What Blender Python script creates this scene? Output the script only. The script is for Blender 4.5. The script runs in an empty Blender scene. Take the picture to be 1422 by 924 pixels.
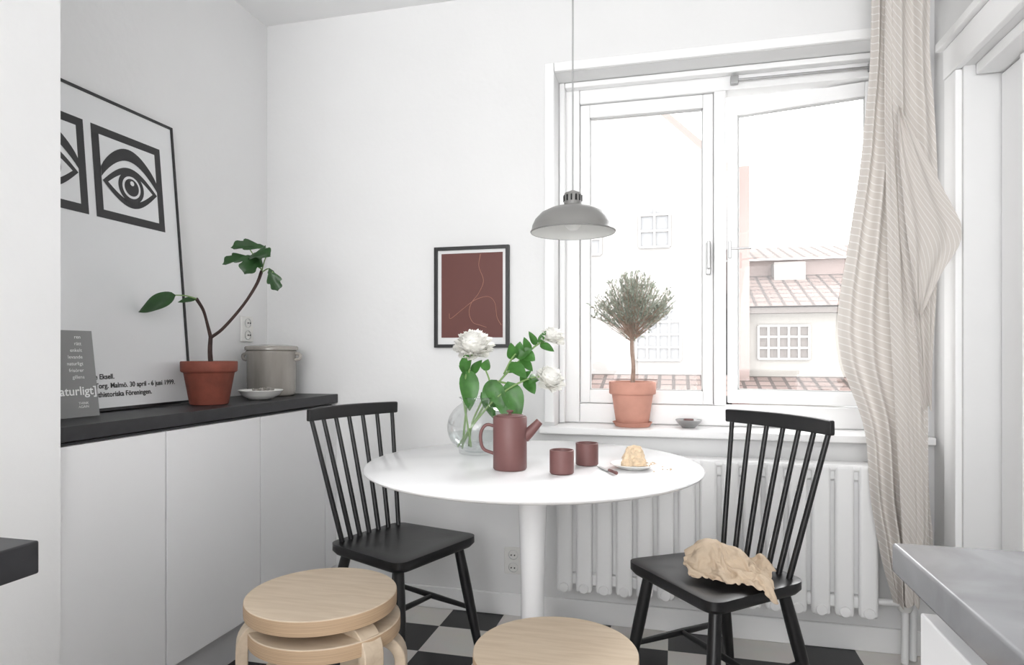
import bpy, math, random
from mathutils import Vector, Matrix, noise
random.seed(7)
sc = bpy.context.scene
try:
    sc.view_settings.view_transform = 'Standard'
except Exception: pass
R = math.radians

def srgb(r, g, b):
    f = lambda c: (c/255)/12.92 if c/255 <= .04045 else ((c/255+.055)/1.055)**2.4
    return (f(r), f(g), f(b), 1)

# ------------------------------------------------------------ materials
def pbr(name, col, rough=.5, metal=0, bump=0, bscale=60, var=0, vscale=8, spec=.5, stretch=None, transl=0):
    m = bpy.data.materials.new(name); m.use_nodes = True
    nt = m.node_tree; b = nt.nodes['Principled BSDF']
    b.inputs['Base Color'].default_value = col
    b.inputs['Roughness'].default_value = rough
    b.inputs['Metallic'].default_value = metal
    b.inputs['Specular IOR Level'].default_value = spec
    tc = nt.nodes.new('ShaderNodeTexCoord'); mp = nt.nodes.new('ShaderNodeMapping')
    nt.links.new(tc.outputs['Object'], mp.inputs['Vector'])
    if stretch: mp.inputs['Scale'].default_value = stretch
    if var:
        n = nt.nodes.new('ShaderNodeTexNoise'); n.inputs['Scale'].default_value = vscale; n.inputs['Detail'].default_value = 6
        nt.links.new(mp.outputs['Vector'], n.inputs['Vector'])
        cr = nt.nodes.new('ShaderNodeValToRGB')
        cr.color_ramp.elements[0].position = .3; cr.color_ramp.elements[1].position = .7
        cr.color_ramp.elements[0].color = tuple(max(0, c*(1-var)) for c in col[:3])+(1,)
        cr.color_ramp.elements[1].color = tuple(min(1, c*(1+var)) for c in col[:3])+(1,)
        nt.links.new(n.outputs['Fac'], cr.inputs['Fac']); nt.links.new(cr.outputs['Color'], b.inputs['Base Color'])
    if bump:
        n2 = nt.nodes.new('ShaderNodeTexNoise'); n2.inputs['Scale'].default_value = bscale; n2.inputs['Detail'].default_value = 4
        nt.links.new(mp.outputs['Vector'], n2.inputs['Vector'])
        bp = nt.nodes.new('ShaderNodeBump'); bp.inputs['Strength'].default_value = bump; bp.inputs['Distance'].default_value = .01
        nt.links.new(n2.outputs['Fac'], bp.inputs['Height']); nt.links.new(bp.outputs['Normal'], b.inputs['Normal'])
    if transl:
        tr = nt.nodes.new('ShaderNodeBsdfTranslucent'); tr.inputs['Color'].default_value = col
        mx = nt.nodes.new('ShaderNodeMixShader'); mx.inputs[0].default_value = transl
        nt.links.new(b.outputs[0], mx.inputs[1]); nt.links.new(tr.outputs[0], mx.inputs[2])
        nt.links.new(mx.outputs[0], nt.nodes['Material Output'].inputs['Surface'])
    return m

M = {}
M['wall'] = pbr('wall_paint', srgb(231, 231, 231), .85, bump=.08, bscale=35, var=.012, vscale=3)
M['ceil'] = pbr('ceiling_paint', srgb(244, 244, 244), .9)
M['trim'] = pbr('white_gloss_trim', srgb(245, 245, 245), .35)
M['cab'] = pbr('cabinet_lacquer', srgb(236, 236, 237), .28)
M['gap'] = pbr('shadow_gap', srgb(95, 95, 97), .8)
M['bead'] = pbr('glazing_bead', srgb(195, 195, 195), .8)
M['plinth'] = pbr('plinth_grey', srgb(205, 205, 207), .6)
M['blackcounter'] = pbr('black_stone', srgb(36, 36, 39), .45, var=.25, vscale=30)
M['chair'] = pbr('black_chair_lacquer', srgb(18, 18, 20), .38)
M['blackframe'] = pbr('black_frame', srgb(20, 20, 22), .4)
M['table'] = pbr('white_tabletop', srgb(240, 240, 241), .2)
M['radiator'] = pbr('radiator_enamel', srgb(240, 240, 240), .4)
M['terra'] = pbr('terracotta', srgb(126, 66, 52), .75, var=.18, vscale=18, bump=.1)
M['terrapink'] = pbr('pale_terracotta', srgb(204, 150, 133), .8, var=.08, vscale=14, bump=.08)
M['soil'] = pbr('soil', srgb(52, 40, 32), .95, bump=.8, bscale=80)
M['bark'] = pbr('bark_dark', srgb(60, 44, 40), .8, var=.3, vscale=60)
M['barkl'] = pbr('bark_light', srgb(165, 142, 128), .8, var=.2, vscale=60)
M['leaf'] = pbr('fig_leaf', srgb(42, 74, 38), .4, var=.3, vscale=25, transl=.12)
M['leaf2'] = pbr('peony_leaf', srgb(62, 112, 46), .4, var=.3, vscale=30, transl=.15)
M['stem'] = pbr('green_stem', srgb(120, 150, 90), .5)
M['petal'] = pbr('peony_petal', srgb(252, 251, 246), .6, var=.02, vscale=40, transl=.3)
M['olive'] = pbr('topiary_leaf', srgb(160, 166, 153), .6, var=.45, vscale=40, transl=.38)
M['mauve'] = pbr('mauve_ceramic', srgb(112, 76, 74), .5, var=.05, vscale=20)
M['white_cer'] = pbr('white_ceramic', srgb(232, 231, 228), .3)
M['cake'] = pbr('cake_crumb', srgb(224, 200, 170), .85, var=.2, vscale=60, bump=.8, bscale=120)
M['stone'] = pbr('glazed_stoneware', srgb(152, 147, 141), .15, var=.25, vscale=9, stretch=(1.5, 1.5, .25))
M['lamp'] = pbr('grey_enamel', srgb(128, 127, 125), .35)
M['lampin'] = pbr('white_enamel', srgb(235, 235, 232), .4)
M['metal'] = pbr('brushed_metal', srgb(170, 170, 170), .35, metal=.9)
M['cord'] = pbr('cord', srgb(165, 165, 165), .6)
M['art'] = pbr('oxblood_print', srgb(98, 53, 47), .55)
M['artline'] = pbr('tan_line', srgb(172, 124, 104), .6)
M['paper'] = pbr('paper', srgb(226, 226, 226), .3)
M['poster'] = pbr('poster_paper', srgb(224, 225, 226), .16)
M['ink'] = pbr('ink', srgb(20, 20, 22), .3)
M['greycard'] = pbr('grey_card', srgb(136, 136, 136), .6)
M['whiteink'] = pbr('white_ink', srgb(240, 240, 240), .6)
M['plaster'] = pbr('outside_plaster', srgb(152, 150, 148), .9)
M['facade2'] = pbr('outside_cream_plaster', srgb(148, 145, 140), .9)
M['pinkwall'] = pbr('outside_pink', srgb(143, 128, 124), .9)
M['outwin'] = pbr('outside_window_glass', srgb(130, 131, 133), .5)
M['eave'] = pbr('outside_eave', srgb(104, 98, 95), .8)
M['ground'] = pbr('outside_ground', srgb(120, 120, 118), .9)
M['linen'] = pbr('beige_linen', srgb(212, 192, 168), .9, bump=.3, bscale=300, var=.05, vscale=10, transl=.08)

def wood():
    m = bpy.data.materials.new('birch_ply'); m.use_nodes = True; nt = m.node_tree; b = nt.nodes['Principled BSDF']
    tc = nt.nodes.new('ShaderNodeTexCoord'); mp = nt.nodes.new('ShaderNodeMapping'); mp.inputs['Scale'].default_value = (2.5, 22, 22)
    n = nt.nodes.new('ShaderNodeTexNoise'); n.inputs['Scale'].default_value = 3; n.inputs['Detail'].default_value = 8; n.inputs['Distortion'].default_value = .6
    cr = nt.nodes.new('ShaderNodeValToRGB'); e = cr.color_ramp.elements
    e[0].position = .3; e[0].color = srgb(196, 177, 153); e[1].position = .7; e[1].color = srgb(210, 193, 171)
    nt.links.new(tc.outputs['Object'], mp.inputs['Vector']); nt.links.new(mp.outputs['Vector'], n.inputs['Vector'])
    nt.links.new(n.outputs['Fac'], cr.inputs['Fac']); nt.links.new(cr.outputs['Color'], b.inputs['Base Color'])
    b.inputs['Roughness'].default_value = .45
    return m
M['birch'] = wood()
M['plyedge'] = pbr('ply_edge', srgb(182, 155, 126), .6, stretch=(1, 1, 200), var=.2, vscale=4)

def marble():
    m = bpy.data.materials.new('grey_marble'); m.use_nodes = True; nt = m.node_tree; b = nt.nodes['Principled BSDF']
    tc = nt.nodes.new('ShaderNodeTexCoord')
    n = nt.nodes.new('ShaderNodeTexNoise'); n.inputs['Scale'].default_value = 5; n.inputs['Detail'].default_value = 10; n.inputs['Distortion'].default_value = 1.2
    cr = nt.nodes.new('ShaderNodeValToRGB'); e = cr.color_ramp.elements
    e[0].position = .3; e[0].color = srgb(120, 121, 124); e[1].position = .62; e[1].color = srgb(164, 165, 168)
    nt.links.new(tc.outputs['Object'], n.inputs['Vector']); nt.links.new(n.outputs['Fac'], cr.inputs['Fac'])
    nt.links.new(cr.outputs['Color'], b.inputs['Base Color']); b.inputs['Roughness'].default_value = .22; b.inputs['Metallic'].default_value = .35
    return m
M['marble'] = marble()

def checker():
    m = bpy.data.materials.new('checker_floor'); m.use_nodes = True; nt = m.node_tree; b = nt.nodes['Principled BSDF']
    tc = nt.nodes.new('ShaderNodeTexCoord'); mp = nt.nodes.new('ShaderNodeMapping'); mp.inputs['Location'].default_value = (.02, .0, .5)
    ch = nt.nodes.new('ShaderNodeTexChecker'); ch.inputs['Scale'].default_value = 1/.22
    ch.inputs['Color1'].default_value = srgb(26, 26, 28); ch.inputs['Color2'].default_value = srgb(230, 226, 221)
    n = nt.nodes.new('ShaderNodeTexNoise'); n.inputs['Scale'].default_value = 9; n.inputs['Detail'].default_value = 5
    mx = nt.nodes.new('ShaderNodeMixRGB'); mx.blend_type = 'MULTIPLY'; mx.inputs['Fac'].default_value = .12
    nt.links.new(tc.outputs['Object'], mp.inputs['Vector']); nt.links.new(mp.outputs['Vector'], ch.inputs['Vector'])
    nt.links.new(tc.outputs['Object'], n.inputs['Vector'])
    nt.links.new(ch.outputs['Color'], mx.inputs['Color1']); nt.links.new(n.outputs['Color'], mx.inputs['Color2'])
    nt.links.new(mx.outputs['Color'], b.inputs['Base Color']); b.inputs['Roughness'].default_value = .35
    return m
M['floor'] = checker()

def rooftile():
    m = bpy.data.materials.new('roof_tiles'); m.use_nodes = True; nt = m.node_tree; b = nt.nodes['Principled BSDF']
    tc = nt.nodes.new('ShaderNodeTexCoord')
    br = nt.nodes.new('ShaderNodeTexBrick'); br.inputs['Scale'].default_value = 1
    br.inputs['Brick Width'].default_value = .24; br.inputs['Row Height'].default_value = .3; br.inputs['Mortar Size'].default_value = .032
    br.offset = 0
    br.inputs['Color1'].default_value = srgb(132, 116, 111); br.inputs['Color2'].default_value = srgb(116, 101, 96); br.inputs['Mortar'].default_value = srgb(76, 68, 65)
    nt.links.new(tc.outputs['UV'], br.inputs['Vector']); nt.links.new(br.outputs['Color'], b.inputs['Base Color'])
    b.inputs['Roughness'].default_value = .9
    return m
M['roof'] = rooftile()

def glass(name, tint=(1, 1, 1, 1), edge=.6, base=.03):
    m = bpy.data.materials.new(name); m.use_nodes = True; nt = m.node_tree; nt.nodes.clear()
    o = nt.nodes.new('ShaderNodeOutputMaterial'); t = nt.nodes.new('ShaderNodeBsdfTransparent'); t.inputs['Color'].default_value = tint
    g = nt.nodes.new('ShaderNodeBsdfGlossy'); g.inputs['Roughness'].default_value = .03
    lw = nt.nodes.new('ShaderNodeLayerWeight'); lw.inputs['Blend'].default_value = .35
    ma = nt.nodes.new('ShaderNodeMath'); ma.operation = 'MULTIPLY_ADD'; ma.inputs[1].default_value = edge; ma.inputs[2].default_value = base
    mx = nt.nodes.new('ShaderNodeMixShader')
    nt.links.new(lw.outputs['Facing'], ma.inputs[0]); nt.links.new(ma.outputs[0], mx.inputs[0])
    nt.links.new(t.outputs[0], mx.inputs[1]); nt.links.new(g.outputs[0], mx.inputs[2]); nt.links.new(mx.outputs[0], o.inputs['Surface'])
    return m
M['pane'] = glass('window_glass', edge=.1, base=.02)
M['vase'] = glass('vase_glass', tint=(.93, .94, .94, 1), edge=.5, base=.04)
M['water'] = glass('water', tint=(.91, .93, .925, 1), edge=.22, base=.02)

def striped(name, ang, freq):
    m = bpy.data.materials.new(name); m.use_nodes = True; nt = m.node_tree; b = nt.nodes['Principled BSDF']
    tc = nt.nodes.new('ShaderNodeTexCoord'); mp = nt.nodes.new('ShaderNodeMapping'); mp.inputs['Rotation'].default_value = (0, 0, ang)
    sp = nt.nodes.new('ShaderNodeSeparateXYZ')
    nt.links.new(tc.outputs['UV'], mp.inputs['Vector']); nt.links.new(mp.outputs['Vector'], sp.inputs[0])
    mu = nt.nodes.new('ShaderNodeMath'); mu.operation = 'MULTIPLY'; mu.inputs[1].default_value = freq
    fr = nt.nodes.new('ShaderNodeMath'); fr.operation = 'FRACT'
    cr = nt.nodes.new('ShaderNodeValToRGB'); e = cr.color_ramp.elements
    bc = srgb(213, 207, 201); wc = srgb(232, 229, 226)
    e[0].position = 0; e[0].color = bc
    e[1].position = .80; e[1].color = bc
    x = e.new(.84); x.color = wc; x = e.new(.94); x.color = wc; x = e.new(.98); x.color = bc
    nt.links.new(sp.outputs['X'], mu.inputs[0]); nt.links.new(mu.outputs[0], fr.inputs[0]); nt.links.new(fr.outputs[0], cr.inputs['Fac'])
    nt.links.new(cr.outputs['Color'], b.inputs['Base Color']); b.inputs['Roughness'].default_value = .95
    b.inputs['Specular IOR Level'].default_value = .1
    tr = nt.nodes.new('ShaderNodeBsdfTranslucent'); nt.links.new(cr.outputs['Color'], tr.inputs['Color'])
    mx = nt.nodes.new('ShaderNodeMixShader'); mx.inputs[0].default_value = .2
    o = nt.nodes['Material Output']
    nt.links.new(b.outputs[0], mx.inputs[1]); nt.links.new(tr.outputs[0], mx.inputs[2]); nt.links.new(mx.outputs[0], o.inputs['Surface'])
    return m
M['curtA'] = striped('striped_linen_a', R(-66), 44)
M['curtB'] = striped('striped_linen_b', R(-35), 44)
M['curtC'] = striped('striped_linen_c', R(-50), 44)

# ------------------------------------------------------------ mesh helpers
def link(o, parent=None):
    sc.collection.objects.link(o)
    if parent: o.parent = parent
    return o
def empty(name, loc=(0, 0, 0), rot=(0, 0, 0), scale=1):
    e = bpy.data.objects.new(name, None); e.empty_display_size = .1
    e.location = loc; e.rotation_euler = rot; e.scale = (scale,)*3
    return link(e)
def mesh(name, vs, fs, mat, parent=None, smooth=False, uvs=None, loc=None, rot=None):
    me = bpy.data.meshes.new(name); me.from_pydata([tuple(v) for v in vs], [], fs); me.update()
    if uvs:
        ul = me.uv_layers.new(name='UVMap')
        for l in me.loops: ul.data[l.index].uv = uvs[l.vertex_index]
    mats = mat if isinstance(mat, list) else [mat]
    for mm in mats: me.materials.append(M[mm] if isinstance(mm, str) else mm)
    if smooth:
        for p in me.polygons: p.use_smooth = True
    o = bpy.data.objects.new(name, me)
    if loc: o.location = loc
    if rot: o.rotation_euler = rot
    return link(o, parent)
def bevel(o, w, seg=3):
    md = o.modifiers.new('bev', 'BEVEL'); md.width = w; md.segments = seg; md.limit_method = 'ANGLE'; md.angle_limit = R(35)
    for p in o.data.polygons: p.use_smooth = True
    try:
        wn = o.modifiers.new('wn', 'WEIGHTED_NORMAL'); wn.keep_sharp = False
    except Exception: pass
    return o
BF = [(0, 3, 2, 1), (4, 5, 6, 7), (0, 1, 5, 4), (1, 2, 6, 5), (2, 3, 7, 6), (3, 0, 4, 7)]
def box(name, a, b, mat, parent=None, bv=0, **k):
    x0, y0, z0 = a; x1, y1, z1 = b
    vs = [(x0, y0, z0), (x1, y0, z0), (x1, y1, z0), (x0, y1, z0), (x0, y0, z1), (x1, y0, z1), (x1, y1, z1), (x0, y1, z1)]
    o = mesh(name, vs, BF, mat, parent, **k)
    if bv: bevel(o, bv, 2)
    return o
def boxes(name, lst, mat, parent=None, bv=0):
    vs = []; fs = []
    for a, b in lst:
        n = len(vs); x0, y0, z0 = a; x1, y1, z1 = b
        vs += [(x0, y0, z0), (x1, y0, z0), (x1, y1, z0), (x0, y1, z0), (x0, y0, z1), (x1, y0, z1), (x1, y1, z1), (x0, y1, z1)]
        fs += [tuple(i+n for i in f) for f in BF]
    o = mesh(name, vs, fs, mat, parent)
    if bv: bevel(o, bv, 2)
    return o
def lathe(name, prof, mat, parent=None, seg=48, loc=None, rot=None, sy=1, smooth=True):
    vs = []; fs = []; n = len(prof)
    for i in range(seg):
        a = 2*math.pi*i/seg
        for r, z in prof: vs.append((r*math.cos(a), r*math.sin(a)*sy, z))
    for i in range(seg):
        j = (i+1) % seg
        for k in range(n-1):
            fs.append((i*n+k, j*n+k, j*n+k+1, i*n+k+1))
    o = mesh(name, vs, fs, mat, parent, smooth=smooth, loc=loc, rot=rot)
    md = o.modifiers.new('w', 'WELD'); md.merge_threshold = .00005
    if smooth:
        es = o.modifiers.new('es', 'EDGE_SPLIT'); es.split_angle = R(40)
    return o
def cat(pts, n=8):
    P = [Vector(p) for p in pts]
    if len(P) == 2: return [P[0].lerp(P[1], i/n) for i in range(n+1)]
    Q = [2*P[0]-P[1]]+P+[2*P[-1]-P[-2]]; out = []
    for i in range(1, len(Q)-2):
        for k in range(n):
            t = k/n; a, b, c, d = Q[i-1], Q[i], Q[i+1], Q[i+2]
            out.append(.5*((2*b)+(c-a)*t+(2*a-5*b+4*c-d)*t*t+(3*b-a-3*c+d)*t**3))
    out.append(P[-1]); return out
def tube_data(path, rad, seg=10, sx=1, sy=1, vs=None, fs=None, up=Vector((0, 0, 1))):
    if vs is None: vs = []; fs = []
    n0 = len(vs); N = len(path)
    if not isinstance(rad, (list, tuple)): rad = [rad, rad]
    prev = None
    for i, p in enumerate(path):
        t = (path[min(i+1, N-1)]-path[max(i-1, 0)]).normalized()
        if prev is None:
            u = t.cross(up)
            if u.length < .05: u = t.cross(Vector((1, 0, 0)))
            u.normalize()
        else:
            u = (prev-t*prev.dot(t)).normalized()
        prev = u; w = t.cross(u)
        f = i/(N-1)*(len(rad)-1); k = min(int(f), len(rad)-2); r = rad[k]+(rad[k+1]-rad[k])*(f-k)
        for j in range(seg):
            a = 2*math.pi*j/seg
            vs.append(tuple(p+u*math.cos(a)*r*sx+w*math.sin(a)*r*sy))
    for i in range(N-1):
        for j in range(seg):
            k = (j+1) % seg
            fs.append((n0+i*seg+j, n0+i*seg+k, n0+(i+1)*seg+k, n0+(i+1)*seg+j))
    fs.append(tuple(n0+j for j in reversed(range(seg)))); fs.append(tuple(n0+(N-1)*seg+j for j in range(seg)))
    return vs, fs
def tube(name, pts, rad, mat, parent=None, seg=10, n=8, sx=1, sy=1):
    vs, fs = tube_data(cat(pts, n), rad, seg, sx, sy)
    o = mesh(name, vs, fs, mat, parent, smooth=True)
    es = o.modifiers.new('es', 'EDGE_SPLIT'); es.split_angle = R(50)
    return o
def prism(name, outline, z0, z1, mat, parent=None, bv=0):
    n = len(outline); vs = [(x, y, z0) for x, y in outline]+[(x, y, z1) for x, y in outline]
    fs = [tuple(reversed(range(n))), tuple(range(n, 2*n))]+[(i, (i+1) % n, n+(i+1) % n, n+i) for i in range(n)]
    o = mesh(name, vs, fs, mat, parent)
    if bv: bevel(o, bv, 3)
    return o
def leaf_data(vs, fs, base, tip, w, nrm=(0, 0, 1), lobed=0, droop=.12, fold=.25, nt=14, nc=6):
    base = Vector(base); tip = Vector(tip); ax = tip-base; L = ax.length; ax.normalize()
    nv = Vector(nrm); sd = ax.cross(nv)
    if sd.length < .1: sd = ax.cross(Vector((0, 1, .3)))
    sd.normalize(); nv = sd.cross(ax).normalized(); n0 = len(vs)
    for i in range(nt+1):
        t = i/nt; wt = math.sin(math.pi*min(1, t**.75))**.8 if 0 < t < 1 else 0.02
        if lobed: wt *= (.58+.42*abs(math.cos(t*math.pi*2.6+.4)))
        for j in range(nc+1):
            s = j/nc*2-1
            p = base+ax*(L*t+(lobed*.25*L*abs(s)*wt))+sd*s*w*.5*wt+nv*(abs(s)*w*fold*wt*.5-droop*L*t*t+.03*w*math.sin(9*t+3*s))
            vs.append(tuple(p))
    for i in range(nt):
        for j in range(nc):
            a = n0+i*(nc+1)+j; fs.append((a, a+1, a+nc+2, a+nc+1))

# chair dimensions (shared by chair builder and cloth collider)
SEAT = [(.185, -.20), (.185, .20), (-.178, .168), (-.178, -.168)]

# ------------------------------------------------------------ linen cloth (simulated first, in chair space)
def sim_cloth():
    N = 40; H = .20
    vs = []; fs = []
    for i in range(N+1):
        for j in range(N+1):
            a = (i/N*2-1)*H; b = (j/N*2-1)*H
            q = Vector((a*8+2.3, b*8+.7, 1.5))
            c_, s_ = math.cos(.75), math.sin(.75)
            x = a*.70+.012*noise.noise(q); y = b*.70+.012*noise.noise(q+Vector((7, 3, 1)))
            x, y = c_*x-s_*y, s_*x+c_*y
            if y > .08: y += (y-.08)*.35
            z = .56+.055*noise.noise(q*.9)+.05*abs(noise.noise(q*1.3+Vector((3, 3, 3))))
            vs.append((x+.0, y+.045, z))
    for i in range(N):
        for j in range(N):
            k = i*(N+1)+j; fs.append((k, k+1, k+N+2, k+N+1))
    zmin = min(v[2] for v in vs); vs = [(x, y, z-zmin+.545) for x, y, z in vs]
    cl = mesh('cloth_tmp', vs, fs, 'linen', None, smooth=True)
    tmp = [prism('collider_tmp', SEAT, .405, .4475, 'linen')]
    def blob(cx, cy, cz, rx, ry, rz):
        v_ = []; f_ = []; A, B = 12, 20
        for i in range(A+1):
            for j in range(B):
                th = math.pi*i/A; ph = 2*math.pi*j/B
                v_.append((cx+rx*math.sin(th)*math.cos(ph), cy+ry*math.sin(th)*math.sin(ph), cz+rz*math.cos(th)))
        for i in range(A):
            for j in range(B): f_.append((i*B+j, (i+1)*B+j, (i+1)*B+(j+1) % B, i*B+(j+1) % B))
        return mesh('collider_tmp', v_, f_, 'linen')
    tmp += [blob(.025, -.005, .455, .055, .04, .072), blob(-.035, .04, .45, .03, .045, .055)]
    for c_o in tmp:
        c_o.modifiers.new('col', 'COLLISION'); c_o.collision.thickness_outer = .004; c_o.collision.cloth_friction = 40
    m = cl.modifiers.new('cloth', 'CLOTH'); s = m.settings
    s.quality = 6; s.mass = .3; s.tension_stiffness = 15; s.compression_stiffness = 15; s.shear_stiffness = 5; s.bending_stiffness = .25
    s.air_damping = 1.5
    m.collision_settings.use_self_collision = True; m.collision_settings.self_distance_min = .004; m.collision_settings.distance_min = .004
    m.collision_settings.collision_quality = 3
    m.point_cache.frame_start = 1; m.point_cache.frame_end = 50
    for fr in range(1, 27): sc.frame_set(fr)
    dg = bpy.context.evaluated_depsgraph_get()
    ev = cl.evaluated_get(dg); res = [tuple(v.co) for v in ev.data.vertices]
    sc.frame_set(1)
    bpy.data.objects.remove(cl, do_unlink=True)
    for c_o in tmp: bpy.data.objects.remove(c_o, do_unlink=True)
    zs = [v[2] for v in res]
    print('CLOTH', min(zs), max(zs), min(v[0] for v in res), max(v[0] for v in res), min(v[1] for v in res), max(v[1] for v in res))
    if min(zs) < .1 or max(zs) > .8 or len(res) != (N+1)**2: raise RuntimeError('cloth bad')
    return res, fs
try:
    cloth = sim_cloth()
except Exception as ex:
    print('CLOTH FAILED', ex); cloth = None

# ------------------------------------------------------------ room shell
ZC = 2.573; YB = 2.6; XL = -1.8; XR = .9
box('floor', (-1.95, -2.4, -.1), (2.2, 2.85, 0), 'floor')
box('ceiling', (-1.95, -2.4, ZC), (2.2, 2.85, ZC+.1), 'ceil')
boxes('wall_back', [((-1.95, YB, 0), (-.47, 2.85, ZC)), ((.84, YB, 0), (1.2, 2.85, ZC)), ((-.47, YB, 0), (.84, 2.85, .78)), ((-.47, YB, 2.22), (.84, 2.85, ZC))], 'wall')
box('wall_left', (-1.95, -2.4, 0), (XL, YB, ZC), 'wall')
boxes('wall_right', [((XR, 2.36, 0), (XR+.12, YB, ZC)), ((XR, .9, 2.0), (XR+.12, 2.36, ZC)), ((XR, -2.4, 0), (XR+.12, .9, ZC))], 'wall')
box('wall_partition', (XL, 1.02, 0), (-1.43, 1.249, ZC), 'wall')
boxes('baseboard_back', [((-1.43, YB-.014, 0), (XR, YB, .09))], 'trim', bv=.004)
box('baseboard_right', (XR-.012, 2.465, 0), (XR, 2.585, .09), 'trim', bv=.003)
box('trim_doorway_jamb', (XR-.02, 2.37, 0), (XR, 2.46, 1.995), 'trim', bv=.003)
box('trim_doorway_header', (XR-.022, .85, 1.997), (XR, 2.465, 2.095), 'trim', bv=.003)
box('trim_doorway_cap', (XR-.04, .85, 2.097), (XR, 2.48, 2.125), 'trim', bv=.003)
d = empty('door_1')
boxes('door_panels', [((1.0, 1.96, .01), (1.03, 2.35, 1.96)), ((.965, 1.2, .01), (.995, 2.02, 1.96)), ((.93, .9, .01), (.96, 1.2, 1.96))], 'trim', d, bv=.004)
boxes('door_rails', [((.93, .9, 1.965), (1.05, 2.35, 1.999))], 'trim', d, bv=.003)
boxes('door_battens', [((.955, 1.995, .01), (.965, 2.02, 1.96)), ((.990, 2.20, .01), (1.0, 2.215, 1.96))], 'trim', d, bv=.002)
tube('door_pull', [(.965, 1.99, 1.30), (.945, 1.99, 1.31), (.945, 1.99, 1.41), (.965, 1.99, 1.42)], .004, 'metal', d)
boxes('wall_behind_door', [((1.08, .85, 0), (1.12, 2.5, ZC))], 'wall')

# ------------------------------------------------------------ window
w = empty('window_1')
boxes('casing', [((-.509, 2.582, .80), (-.47, YB, 2.257)), ((.84, 2.582, .80), (.878, YB, 2.257)), ((-.469, 2.582, 2.22), (.839, YB, 2.257))], 'trim', w, bv=.004)
boxes('fixed_frame', [((-.469, 2.74, .787), (-.388, 2.83, 2.219)), ((.76, 2.74, .787), (.839, 2.83, 2.219)), ((-.387, 2.741, 2.14), (.759, 2.83, 2.219)), ((-.387, 2.741, .787), (.759, 2.83, .868)), ((.158, 2.735, .869), (.205, 2.83, 2.139)),
     ((-.469, 2.70, .787), (-.445, 2.739, 2.219)), ((-.444, 2.70, 2.195), (.814, 2.739, 2.218)), ((.815, 2.70, .787), (.839, 2.739, 2.219))], 'trim', w, bv=.004)
def sash(name, x0, x1, z0, z1, y0, y1, p):
    a, b = .04, .055
    boxes(name+'_frame', [((x0, y0, z0), (x0+a, y1, z1)), ((x1-a, y0, z0), (x1, y1, z1)), ((x0+a, y0+.0005, z0), (x1-a, y1, z0+b)), ((x0+a, y0+.0005, z1-b), (x1-a, y1, z1))], 'trim', p, bv=.003)
    ym = (y0+y1)/2
    boxes(name+'_bead', [((x0+a, ym-.012, z0+b), (x0+a+.005, ym, z1-b)), ((x1-a-.005, ym-.012, z0+b), (x1-a, ym, z1-b)), ((x0+a, ym-.012, z1-b-.005), (x1-a, ym, z1-b)), ((x0+a, ym-.012, z0+b), (x1-a, ym, z0+b+.005))], 'bead', p)
    box(name+'_glass', (x0+a, ym, z0+b), (x1-a, ym+.004, z1-b), 'pane', p)
sash('left_sash', -.386, .156, .870, 2.138, 2.755, 2.80, w)
hs = bpy.data.objects.new('right_sash', None); link(hs, w); hs.location = (.758, 2.757, 0); hs.rotation_euler = (0, 0, R(-12))
sash('right_sash', -.55, 0, .872, 2.134, 0, .045, hs)
boxes('handle', [((.128, 2.735, 1.40), (.146, 2.756, 1.53)), ((.132, 2.715, 1.50), (.142, 2.736, 1.52)), ((.13, 2.703, 1.42), (.143, 2.716, 1.53))], 'metal', w, bv=.003)
boxes('stay_arm', [((.215, 2.72, 1.495), (.30, 2.73, 1.503)), ((.212, 2.715, 1.46), (.224, 2.735, 1.53))], 'metal', w, bv=.002)
boxes('top_closer', [((.22, 2.715, 2.165), (.74, 2.727, 2.173)), ((.22, 2.71, 2.155), (.25, 2.735, 2.185)), ((.72, 2.71, 2.155), (.75, 2.735, 2.185))], 'metal', w, bv=.002)
box('window_sill', (-.525, 2.55, .757), (.89, 2.599, .785), 'trim', w, bv=.005)
box('window_sill_inner', (-.469, 2.597, .7805), (.839, 2.745, .785), 'trim', w)

def outlet(loc, rz):
    e = empty('wall_outlet', loc, (0, 0, rz))
    box('plate', (-.04, -.010, -.055), (.04, 0, .055), 'white_cer', e, bv=.004)
    for z in (-.026, .026):
        lathe('socket', [(0, .004), (.017, .004), (.020, 0), (.020, -.002)], 'bead', e, 24, (0, -.012, z), (R(-90), 0, 0))
        for x in (-.007, .007):
            lathe('pin', [(0, .0), (.0028, 0), (.0028, -.004)], 'ink', e, 8, (x, -.0165, z), (R(-90), 0, 0))
outlet((XL, 2.446, 1.185), R(90))
outlet((-.64, YB, .225), 0)

# ------------------------------------------------------------ radiator
r = empty('radiator')
lst = []; x = -.445; n = 15; pitch = 1.135/n
for i in range(n):
    x0 = x+i*pitch
    lst.append(((x0+.007, 2.455, .165), (x0+pitch-.007, 2.483, .69)))
    lst.append(((x0+.013, 2.516, .165), (x0+pitch-.013, 2.56, .69)))
boxes('columns', lst, 'radiator', r, bv=.012)
boxes('spine', [((-.44, 2.475, .19), (.685, 2.515, .235)), ((-.44, 2.475, .635), (.685, 2.515, .68)), ((-.44, 2.484, .235), (.685, 2.50, .635)), ((-.445, 2.462, .668), (.69, 2.555, .692))], 'radiator', r, bv=.008)
for i in range(n):
    xc = x+(i+.5)*pitch
    lathe('knob', [(0, -.012), (.017, -.01), (.021, 0), (.017, .01), (0, .012)], 'radiator', r, 16, (xc, 2.46, .185), (R(90), 0, 0))
tube('pipe_supply', [(.69, 2.50, .215), (.76, 2.50, .215), (.775, 2.50, .2), (.775, 2.50, .01)], .012, 'radiator', r)
tube('pipe_riser', [(.81, 2.53, .01), (.81, 2.53, .40)], .012, 'radiator', r)
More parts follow.
